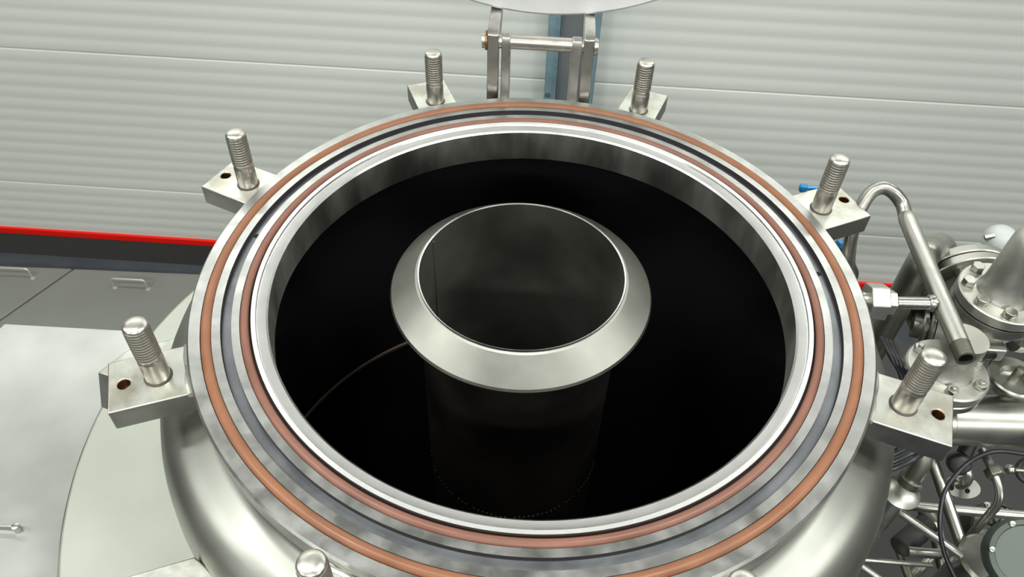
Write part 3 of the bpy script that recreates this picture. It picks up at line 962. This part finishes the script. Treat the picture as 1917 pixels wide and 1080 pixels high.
# dark valve under lug corner
do = at(1796, 868, -1.0)
t = thing('dark_plug', 'dark round plug under the corner of the right lug', 'plug', do)
link('plug_body', MB().lathe([(0, 0.03), (0.030, 0.03), (0.042, 0.02), (0.045, 0.0), (0.045, -0.05), (0.03, -0.06), (0, -0.06)], 32, tf((0, 0, 0), (-0.4, -0.6, 0.7))), m_dark, t, angle=50)
link('plug_stem', MB().tube([(0.02, 0.02, -0.02), (0.06, 0.1, 0.06)], 0.03, 16), m_dark, t)

# black cable loop and the coiled bundles
cb = [at(1960, 858, -0.85), at(1917, 850, -0.85), at(1864, 845, -0.84), at(1822, 860, -0.88), at(1790, 888, -0.92), at(1767, 925, -0.96), at(1759, 980, -1.0), at(1768, 1035, -1.05), at(1792, 1090, -1.1)]
o0c = cb[0]
o = link('cable', MB().tube(dense([p - o0c for p in cb], 8), 0.0085, 12), m_black)
o.location = o0c * S
tag(o, 'long thin black cable looping in front of the lower pipes', 'cable')
for k in range(5):
    c0 = at(1692 + k * 3.0, 822 + k * 12, -0.62)
    pts = [c0 + Vector((-0.10, -0.02, -0.04)), c0 + Vector((-0.04, -0.01, 0.0)), c0 + Vector((0.02, 0.02, 0.012)), c0 + Vector((0.09, 0.08, -0.03)), c0 + Vector((0.12, 0.13, -0.12))]
    o = link('cable', MB().tube(dense([p - c0 for p in pts], 6), 0.0085, 10), m_black)
    o.location = c0 * S
    tag(o, ('topmost', 'second from the top', 'middle', 'second from the bottom', 'lowest')[k] + ' of five black cables curving under the right lug', 'cable', 'black cables under the right lug')
for k in range(4):
    c0 = at(1666 + k * 8, 666 + k * 5, -0.50)
    d = at(1696 + k * 8, 745, -0.62) - c0
    u0 = at(1650 + k * 8, 632 + k * 3, -0.52) - c0
    o = link('cable', MB().tube(dense([u0, Vector((0, 0, 0)), d * 0.5 + Vector((0.0, 0, 0.02)), d], 6), 0.0075, 10), m_black)
    o.location = c0 * S
    tag(o, ('leftmost, nearest the shell,', 'second from the left', 'third from the left', 'rightmost')[k] + ' of four black cables above the right lug', 'cable', 'black cables beside the vessel neck')

# bottom right instruments
ic = at(1852, 1050, -1.15)
t = thing('instrument_housing', 'round steel instrument housing with a pale green cover at the bottom right', 'instrument', ic)
link('housing', MB().lathe([(0.10, -0.45), (0.105, -0.06), (0.112, -0.055), (0.112, 0.0), (0.10, 0.012), (0.0, 0.016)], 48), m_pipe, t, angle=30)
link('front_cover', MB().lathe([(0.0, 0.118), (0.07, 0.116), (0.092, 0.10), (0.095, 0.06)], 40, tf((0, 0, -0.16), (0, -1, 0.1))), m_greenish, t, angle=40)
link('latch', MB().box(0.02, 0.07, -0.125, -0.10, -0.045, -0.01), m_pipe_dull, t, bevel=0.003)
ic = at(1922, 1042, -0.82)
t = thing('gauge', 'large round grey gauge housing in the bottom right corner', 'gauge', ic)
gm = tf((0, 0, 0), (-0.25, -0.45, 0.85))
link('gauge_case', MB().lathe([(0.08, -0.10), (0.125, -0.06), (0.13, 0.0), (0.12, 0.025), (0.105, 0.03), (0.10, 0.022), (0, 0.022)], 56, gm), m_greenish, t, angle=30)
link('gauge_stem', MB().tube([(0, 0, -0.08), (0, 0.02, -0.35)], 0.03, 16), m_pipe_dull, t)
for k in range(6):
    a = 2 * PI * k / 6 + 0.3
    link('screw', MB().lathe([(0, 0.008), (0.009, 0.006), (0.011, 0)], 12, gm @ tf((0.112 * math.cos(a), 0.112 * math.sin(a), 0.028))), m_pipe, t)
wx = at(1868, 990, -1.5)
t = thing('spoked_motor', 'dark ribbed round motor end behind the instrument housing', 'motor', wx)
mm_ = tf((0, 0, 0), (-0.1, -0.5, 0.9))
link('motor_case', MB().lathe([(0.09, -0.2), (0.115, -0.04), (0.115, 0.0), (0.105, 0.006), (0.10, -0.004), (0.03, -0.006), (0.028, 0.01), (0, 0.012)], 48, mm_), m_tank, t, angle=30)
for k in range(10):
    b = MB().box(0.03, 0.103, -0.006, 0.006, -0.006, 0.004, mm_ @ Matrix.Rotation(2 * PI * k / 10, 4, 'Z'))
    link('spoke', b, m_greenish, t)
for k in range(3):
    link('screw', hex_head(MB(), mm_ @ Vector((0.108 * math.cos(2.1 * k), 0.108 * math.sin(2.1 * k), 0.0)), (-0.1, -0.5, 0.9), 0.012, 0.012), m_pipe, t)
ro = at(1905, 880, -1.05)
t = thing('rod_end', 'dark rod end with an eye at the right edge below the header', 'rod end', ro)
link('eye', MB().lathe([(0.045 + 0.012 * math.cos(2 * PI * k / 10), 0.012 * math.sin(2 * PI * k / 10)) for k in range(10)], 32, tf((0.05, 0, 0), (-0.2, -0.6, 0.8)), closed=True), m_dark, t)
link('ball_tip', MB().lathe([(0.0, 0.022)] + [(0.022 * math.sin(PI * k / 8), 0.022 * math.cos(PI * k / 8)) for k in range(1, 8)] + [(0, -0.022)], 20, tf((-0.03, 0, 0))), m_pipe, t, angle=60)
link('rod', MB().tube([(-0.03, 0, 0), (0.02, 0, 0)], 0.010, 12), m_pipe_dull, t)

# blue valve handles behind the back right lug
bo = at(1520, 353, -0.25)
t = thing('blue_lever', 'bright blue valve lever tip behind the back right lug', 'lever', bo)
link('lever_arm', MB().tube(dense([(-0.03, 0, 0), (0.02, 0, 0.004), (0.05, -0.005, -0.02), (0.06, -0.01, -0.10)], 5), [0.010] * 16, 10), m_blue, t)
link('lever_tip', MB().box(-0.050, -0.018, -0.012, 0.014, -0.016, 0.016), m_blue, t, bevel=0.008)
link('lever_stem', MB().tube([(0.06, -0.01, -0.10), (0.06, -0.01, -0.5)], 0.016, 14), m_pipe_dull, t)
bo = at(1572, 462, -0.30)
t = thing('hose_coupling', 'blue hose fitting seen below the back right lug', 'fitting', bo)
link('knob_body', MB().lathe([(0, 0.03), (0.014, 0.028), (0.020, 0.02), (0.020, -0.05), (0.014, -0.07), (0.014, -0.3)], 24), m_blue, t, angle=40)
link('knob_ring', MB().lathe([(0.019, -0.01), (0.026, -0.008), (0.026, 0.008), (0.019, 0.010)], 24), m_black, t, angle=40)
